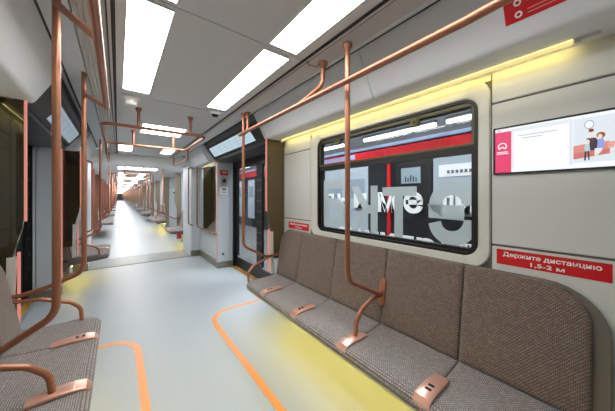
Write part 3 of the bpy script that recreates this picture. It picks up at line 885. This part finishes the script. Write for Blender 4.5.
ie('figure_woman', 182, 196, 30, 20, srgb(150, 92, 48), 4); ie('figure_woman', 176, 204, 15, 15, skin, 5)
ip('figure_woman', [(160, 222), (195, 215), (208, 245), (200, 285), (158, 280)], srgb(150, 160, 220), 5)
ip('figure_woman', [(140, 278), (195, 280), (185, 300), (158, 325), (140, 325)], srgb(232, 232, 230), 6)
ie('figure_child', 90, 232, 17, 18, srgb(240, 225, 215), 6); ie('figure_child', 98, 216, 17, 10, srgb(58, 54, 70), 5)
ip('figure_child', [(70, 250), (105, 250), (106, 292), (72, 292)], srgb(170, 214, 214), 7)
ip('figure_child', [(72, 292), (84, 292), (80, 352), (68, 352)], srgb(40, 40, 54), 7); ip('figure_child', [(90, 292), (103, 292), (106, 350), (97, 350)], srgb(40, 40, 54), 7)

# small hook at the ceiling seam
t = thing('ceiling_hook', 'tiny metal hook hanging at ceiling seam beside the right light', 'hook', (.47, 1.16, 2.15))
bm = B(); add_tube(bm, [(.47, 1.165, 2.155), (.47, 1.165, 2.135), (.52, 1.14, 2.128), (.525, 1.13, 2.145)], .003, .01, 8); obj('hook_wire', bm, 'grey', t)
bm = B(); add_disc(bm, (.47, 1.165, 2.156), (0, 0, -1), [(.01, 0), (.01, .006)]); obj('hook_base', bm, 'grey', t)

# ------------------------------------------------------------------ the carriages beyond the gangway
ORD = ['first', 'second', 'third', 'fourth']
bL2 = None
def far_bench(s):
    """plain bench for the distance, one mesh"""
    bm = B(); xf = .60 if s > 0 else .55
    for a, b in zip(SEAMS, SEAMS[1:]):
        prism_xz(bm, [(s*x, z) for x, z in ((xf+.01, .41), (xf, .435), (xf+.03, .464), (.99, .478), (.99, .41))], a+.003, b-.003)
        prism_xz(bm, [(s*x, z) for x, z in ((.985, .48), (1.05, .96), (1.09, .95), (1.09, .40), (1.02, .40))], a+.003, b-.003)
    return bm
fb = {}
for s in (1, -1):
    bm = far_bench(s)
    me = bpy.data.meshes.new('bench_seat'); bmesh.ops.recalc_face_normals(bm, faces=bm.faces[:]); bm.to_mesh(me); bm.free(); me.materials.append(M['seat']); fb[s] = me
def far_pole_mesh(s, kind):
    bm = B(); x = .56 if s > 0 else .60
    yb = .12 if kind else .12
    add_tube(bm, [(s*x, 0, 2.10), (s*x, 0, .86), (s*.85, yb, .70), (s*1.0, yb, .69)], .016, .1, 8)
    me = bpy.data.meshes.new('grab_pole'); bmesh.ops.recalc_face_normals(bm, faces=bm.faces[:]); bm.to_mesh(me); bm.free(); me.materials.append(M['copper'])
    for p in me.polygons: p.use_smooth = True
    return me
fpm = {s: far_pole_mesh(s, 0) for s in (1, -1)}
def far_part_mesh(s):
    bm = B(); prism_xz(bm, [(s*a, b) for a, b in ((1.09, 2.02), (.88, 2.02), (.88, 1.2), (.93, .95), (.93, .1), (1.09, .1))], -.012, .012)
    me = bpy.data.meshes.new('partition_screen'); bmesh.ops.recalc_face_normals(bm, faces=bm.faces[:]); bm.to_mesh(me); bm.free(); me.materials.append(mat('far_partition', srgb(136, 126, 110), .4) if s > 0 else mat('far_partition_bronze', srgb(150, 96, 80), .4)); return me
fpa = {s: far_part_mesh(s) for s in (1, -1)}
def rail_mesh(s):
    bm = B(); add_tube(bm, [(s*.49, .1, 2.15), (s*.49, .1, 1.93), (s*.49, 2.3, 1.93), (s*.49, 2.3, 2.15)], .016, .08, 8)
    me = bpy.data.meshes.new('overhead_rail'); bmesh.ops.recalc_face_normals(bm, faces=bm.faces[:]); bm.to_mesh(me); bm.free(); me.materials.append(M['copper']); return me
frl = {s: rail_mesh(s) for s in (1, -1)}
def lamp_mesh(x0, x1, y0, y1):
    bm = B(); add_box(bm, x0, x1, y0, y1, CEIL-.012, CEIL-.001)
    me = bpy.data.meshes.new('ceiling_light'); bm.to_mesh(me); bm.free(); me.materials.append(M['farlamp']); return me
ml, mr, mc = lamp_mesh(-.41, -.235, .1, 2.3), lamp_mesh(.2, .375, .1, 2.3), lamp_mesh(-.42, .55, 0, .5)
def put(name, me, y, label, cat, group=None):
    o = bpy.data.objects.new(name, me); COL.objects.link(o); o.location = (0, y, 0)
    tag(o, label, cat, group); return o
for n, y in (('first', 7.12), ('second', 8.6)):
    put('ceiling_light', mc, y, n+' crosswise ceiling light just beyond the gangway header', 'ceiling light')
SIDE = {1: 'right', -1: 'left'}
for k in range(NMOD):
    y = FAR0+PER*k
    far = k >= 4
    for s in (1, -1):
        sd = SIDE[s]
        o_ = ORD[k] if not far else None
        g = (lambda a: None) if not far else (lambda a: '%s in the distant carriages, %s side' % (a, sd))
        lb = (lambda near, dist: (o_+' '+near) if not far else dist)
        L1 = lb('long bench beyond the gangway along the %s wall' % sd, 'tiny grey bench far down the %s wall in the distant carriages' % sd)
        if k == 0 and s > 0: dup(bR, y-.05, L1)
        else: put('bench_seat', fb[s], y-.05, L1, 'bench', g('benches'))
        put('partition_screen', fpa[s], y-.02, lb('near-end partition beyond the gangway along the %s wall' % sd, 'tiny partition far down the %s wall in the distant carriages' % sd), 'partition', g('partitions'))
        put('partition_screen', fpa[s], y+2.43, lb('far-end partition beyond the gangway along the %s wall' % sd, 'tiny partition far down the %s wall in the distant carriages' % sd), 'partition', g('partitions'))
        for nm, yy in (('near-end', .12), ('middle', .95), ('far-end', 2.26)):
            put('grab_pole', fpm[s], y+yy, lb('bench\'s %s copper pole beyond the gangway on the %s' % (nm, sd), 'tiny copper pole far down the %s side in the distant carriages' % sd), 'handrail', g('poles'))
        put('overhead_rail', frl[s], y, lb('copper overhead rail beyond the gangway on the %s' % sd, 'tiny copper overhead rail far down the %s side' % sd), 'handrail', g('overhead rails'))
    if not far:
        put('ceiling_light', ml, y+.4, ORD[k]+' lengthwise left ceiling light beyond the two crosswise lights', 'ceiling light')
        put('ceiling_light', mr, y+.4, ORD[k]+' lengthwise right ceiling light beyond the two crosswise lights', 'ceiling light')
        put('ceiling_light', mc, y+3.3, ORD[k]+' door-bay crosswise ceiling light further along the next carriage', 'ceiling light')
        dup(lp, y+PER-4.7+.15, ['second', 'third', 'fourth', 'fifth'][k]+' copper ceiling rail loop beyond the gangway')
    else:
        put('ceiling_light', ml, y+.1, 'tiny bright ceiling light in the distant carriages, left row', 'ceiling light', 'left row ceiling lights in the distant carriages')
        put('ceiling_light', mr, y+.1, 'tiny bright ceiling light in the distant carriages, right row', 'ceiling light', 'right row ceiling lights in the distant carriages')
        put('ceiling_light', mc, y+3.3, 'tiny crosswise ceiling light in the distant carriages', 'ceiling light', 'crosswise ceiling lights in the distant carriages')

# end bay of the next carriage: short bench, partition, poles
bT = bench(1, .60, [6.98, 7.48, 7.98], [7.48], [], 'short two-seat bench on the right just beyond the gangway sill', None)
bm = B(); add_box(bm, .77, .85, 6.955, 7.005, .26, .40, bev=.006); obj('end_box', bm, 'red', bT)
for s in (1, -1):
    sd = SIDE[s]
    put('partition_screen', fpa[s], 8.0 if s < 0 else 8.035, 'partition before the first door beyond the gangway, %s side' % sd, 'partition')
    put('grab_pole', fpm[s], 7.88, 'nearest copper pole beyond the gangway on the %s, at the end bay' % sd, 'handrail')
dup(lp, 5.85, 'nearest copper ceiling rail loop beyond the gangway')
t = thing('notice', 'tiny dark blue notice on the grey post beyond the first far door', 'sign', (1.2, 10.08, 1.5))
bm = B(); add_box(bm, 1.14, 1.26, 10.072, 10.081, 1.42, 1.62); obj('notice_plate', bm, 'plastic', t)
bm = B(); add_box(bm, 1.155, 1.245, 10.069, 10.073, 1.44, 1.50); obj('printed_symbol', bm, mat('dark_blue_print', srgb(50, 56, 110), .5), t)

# ------------------------------------------------------------------ outside: platform and the train opposite
EX = 4.57
bm = B(); add_box(bm, 1.5, 9, -10, 40, -.3, -.1); struct('platform_floor', bm, mat('platform_stone', srgb(90, 90, 92), .5, noise=.1, nscale=4))
bm = B(); add_box(bm, 1.5, 9, -10, 40, 4.6, 4.7); add_box(bm, 5.2, 5.4, -10, 40, -.1, 4.6); struct('platform_hall', bm, mat('hall_dark', srgb(58, 60, 64), .6))
blk = mat('train_black', srgb(30, 31, 34), .35)
t = thing('train', 'red, white and black train seen through the window across the platform', 'train', (EX+.2, 8, -.1))
bm = B(); add_box(bm, EX, EX+.4, -8, 30, -.1, 2.25, bev=.01); obj('train_body', bm, blk, t)
bm = B(); add_box(bm, EX-.015, EX+.38, -8, 30, 2.25, 2.47, bev=.004); obj('red_band', bm, 'red', t)
bm = B(); add_box(bm, EX-.02, EX+.3, -8, 30, 2.50, 2.58, bev=.01); obj('roof_rail', bm, mat('roof_steel', srgb(150, 165, 190), .3, .5), t)
bm = B(); add_box(bm, EX-.022, EX-.01, 4.4, 6.4, 2.32, 2.44); obj('destination_panel', bm, mat('lilac', srgb(176, 172, 214), .4), t)
pale = mat('pale_panel', srgb(172, 182, 190), .4, noise=.12, nscale=2.5)
for (a, b) in ((3.98, 4.72), (4.78, 5.6), (5.66, 6.8), (9.6, 10.2), (10.5, 11.2), (11.9, 12.4)):
    bm = B(); add_box(bm, EX-.012, EX+.02, a, b, .30, 2.1, bev=.004); p = obj('pale_panel', bm, pale, t)
    bm = B(); add_box(bm, EX-.016, EX-.010, a+.1, b-.1, 1.3, 1.8); obj('panel_window', bm, mat('panel_glass', srgb(146, 156, 168), .15), p)
for (a, b, c, d) in ((1.35, 2.36, .98, 2.1),):
    bm = B(); add_box(bm, EX-.012, EX+.02, a, b, c, d, bev=.004); obj('pale_panel', bm, pale, t)
bm = B(); add_box(bm, EX-.03, EX+.02, 3.33, 3.42, -.1, 2.2, bev=.01); obj('red_post', bm, 'red', t)
bm = B(); add_box(bm, EX-.02, EX+.02, 2.62, 3.06, 1.62, 1.96, bev=.004); p = obj('side_window', bm, mat('side_glass', srgb(150, 166, 176), .15), t)
bm = B()
for k in range(5): add_box(bm, EX-.024, EX-.018, 2.70+k*.06, 2.725+k*.06, 1.66, 1.74+.03*(k % 3))
obj('window_silhouettes', bm, blk, p)
bm = B(); add_box(bm, EX-.02, EX-.008, 1.45, 2.25, 1.72, 1.95); p = obj('notice_board', bm, 'white', t)
bm = B()
for k in range(7): add_box(bm, EX-.024, EX-.018, 1.6+k*.075, 1.645+k*.075, 1.78, 1.84)
obj('notice_marks', bm, 'grey', p)
XL = EX-.034
for ch, y0, y1, z0, z1 in (('п', 5.48, 5.20, 1.12, 1.42), ('ь', 5.03, 4.72, 1.03, 1.42), ('и', 4.42, 4.02, 1.04, 1.42), ('М', 3.66, 3.20, .97, 1.44), ('е', 2.99, 2.55, .98, 1.44), ('л', 2.20, 1.98, 1.04, 1.40), ('и', 1.94, 1.60, 1.03, 1.40)):
    text_mesh(ch, .4, (XL, (y0+y1)/2, z0), RW, 'white', t, 'white_letter', bold=.012, width=abs(y1-y0), height=z1-z0, ext=.01)
for ch, yc in (('о', 5.4), ('р', 4.9), ('и', 4.4), ('м', 3.85), ('и', 3.4), ('л', 2.95), ('р', 2.5), ('и', 2.0), ('м', 1.6)):
    text_mesh(ch, .4, (XL, yc, .13), RW, 'white', t, 'white_letter', bold=.012, width=.38, height=.36, ext=.01)
M['station'] = emit('station_tube', (.88, .94, 1, 1), 3.0)
for i, (a, b) in enumerate(((.4, 2.0), (2.2, 3.9), (4.6, 6.2), (7.5, 9.5), (10.5, 13))):
    tt = thing('station_lamp', ['nearest', 'second', 'third', 'fourth', 'fifth'][i]+' white lamp tube above the train outside the window', 'lamp', (EX-.25, (a+b)/2, 2.76))
    bm = B(); add_tube(bm, [(EX-.25, a, 2.70), (EX-.25, b, 2.70)], .04, .01, 10); obj('lamp_tube', bm, 'station', tt)
    bm = B(); add_box(bm, EX-.30, EX-.20, a, b, 2.745, 2.78); add_box(bm, EX-.26, EX-.24, (a+b)/2-.02, (a+b)/2+.02, 2.78, 4.6); obj('lamp_housing', bm, 'dark', tt)

M['stationfill'] = emit('station_fill_glow', (.92, .96, 1, 1), 16)
for i, y in enumerate((-1, 3.5, 8, 12.5)):  # unseen glowing panels added over the platform to brighten the train opposite
    tt = thing('added_fill_panel', ['first', 'second', 'third', 'fourth'][i]+' unseen fill panel added over the platform outside, counted from the viewer', 'lamp', (3.2, y, 4.5))
    bm = B(); add_box(bm, 2.5, 3.9, y-1, y+1, 4.50, 4.52); obj('diffuser', bm, 'stationfill', tt)
    bm = B(); add_box(bm, 2.46, 3.94, y-1.04, y+1.04, 4.52, 4.6); obj('fill_panel_frame', bm, 'plastic', tt)

# ------------------------------------------------------------------ world and exposure
w = bpy.data.worlds.new('world'); SC.world = w; w.use_nodes = True
w.node_tree.nodes['Background'].inputs[0].default_value = (.5, .55, .6, 1); w.node_tree.nodes['Background'].inputs[1].default_value = .25
SC.view_settings.view_transform = 'Standard'; SC.view_settings.look = 'None'
SC.view_settings.exposure = 1.18; SC.view_settings.gamma = 1; SC.view_settings.use_curve_mapping = False
SC.cycles.max_bounces = 10; SC.cycles.diffuse_bounces = 5; SC.cycles.transparent_max_bounces = 16
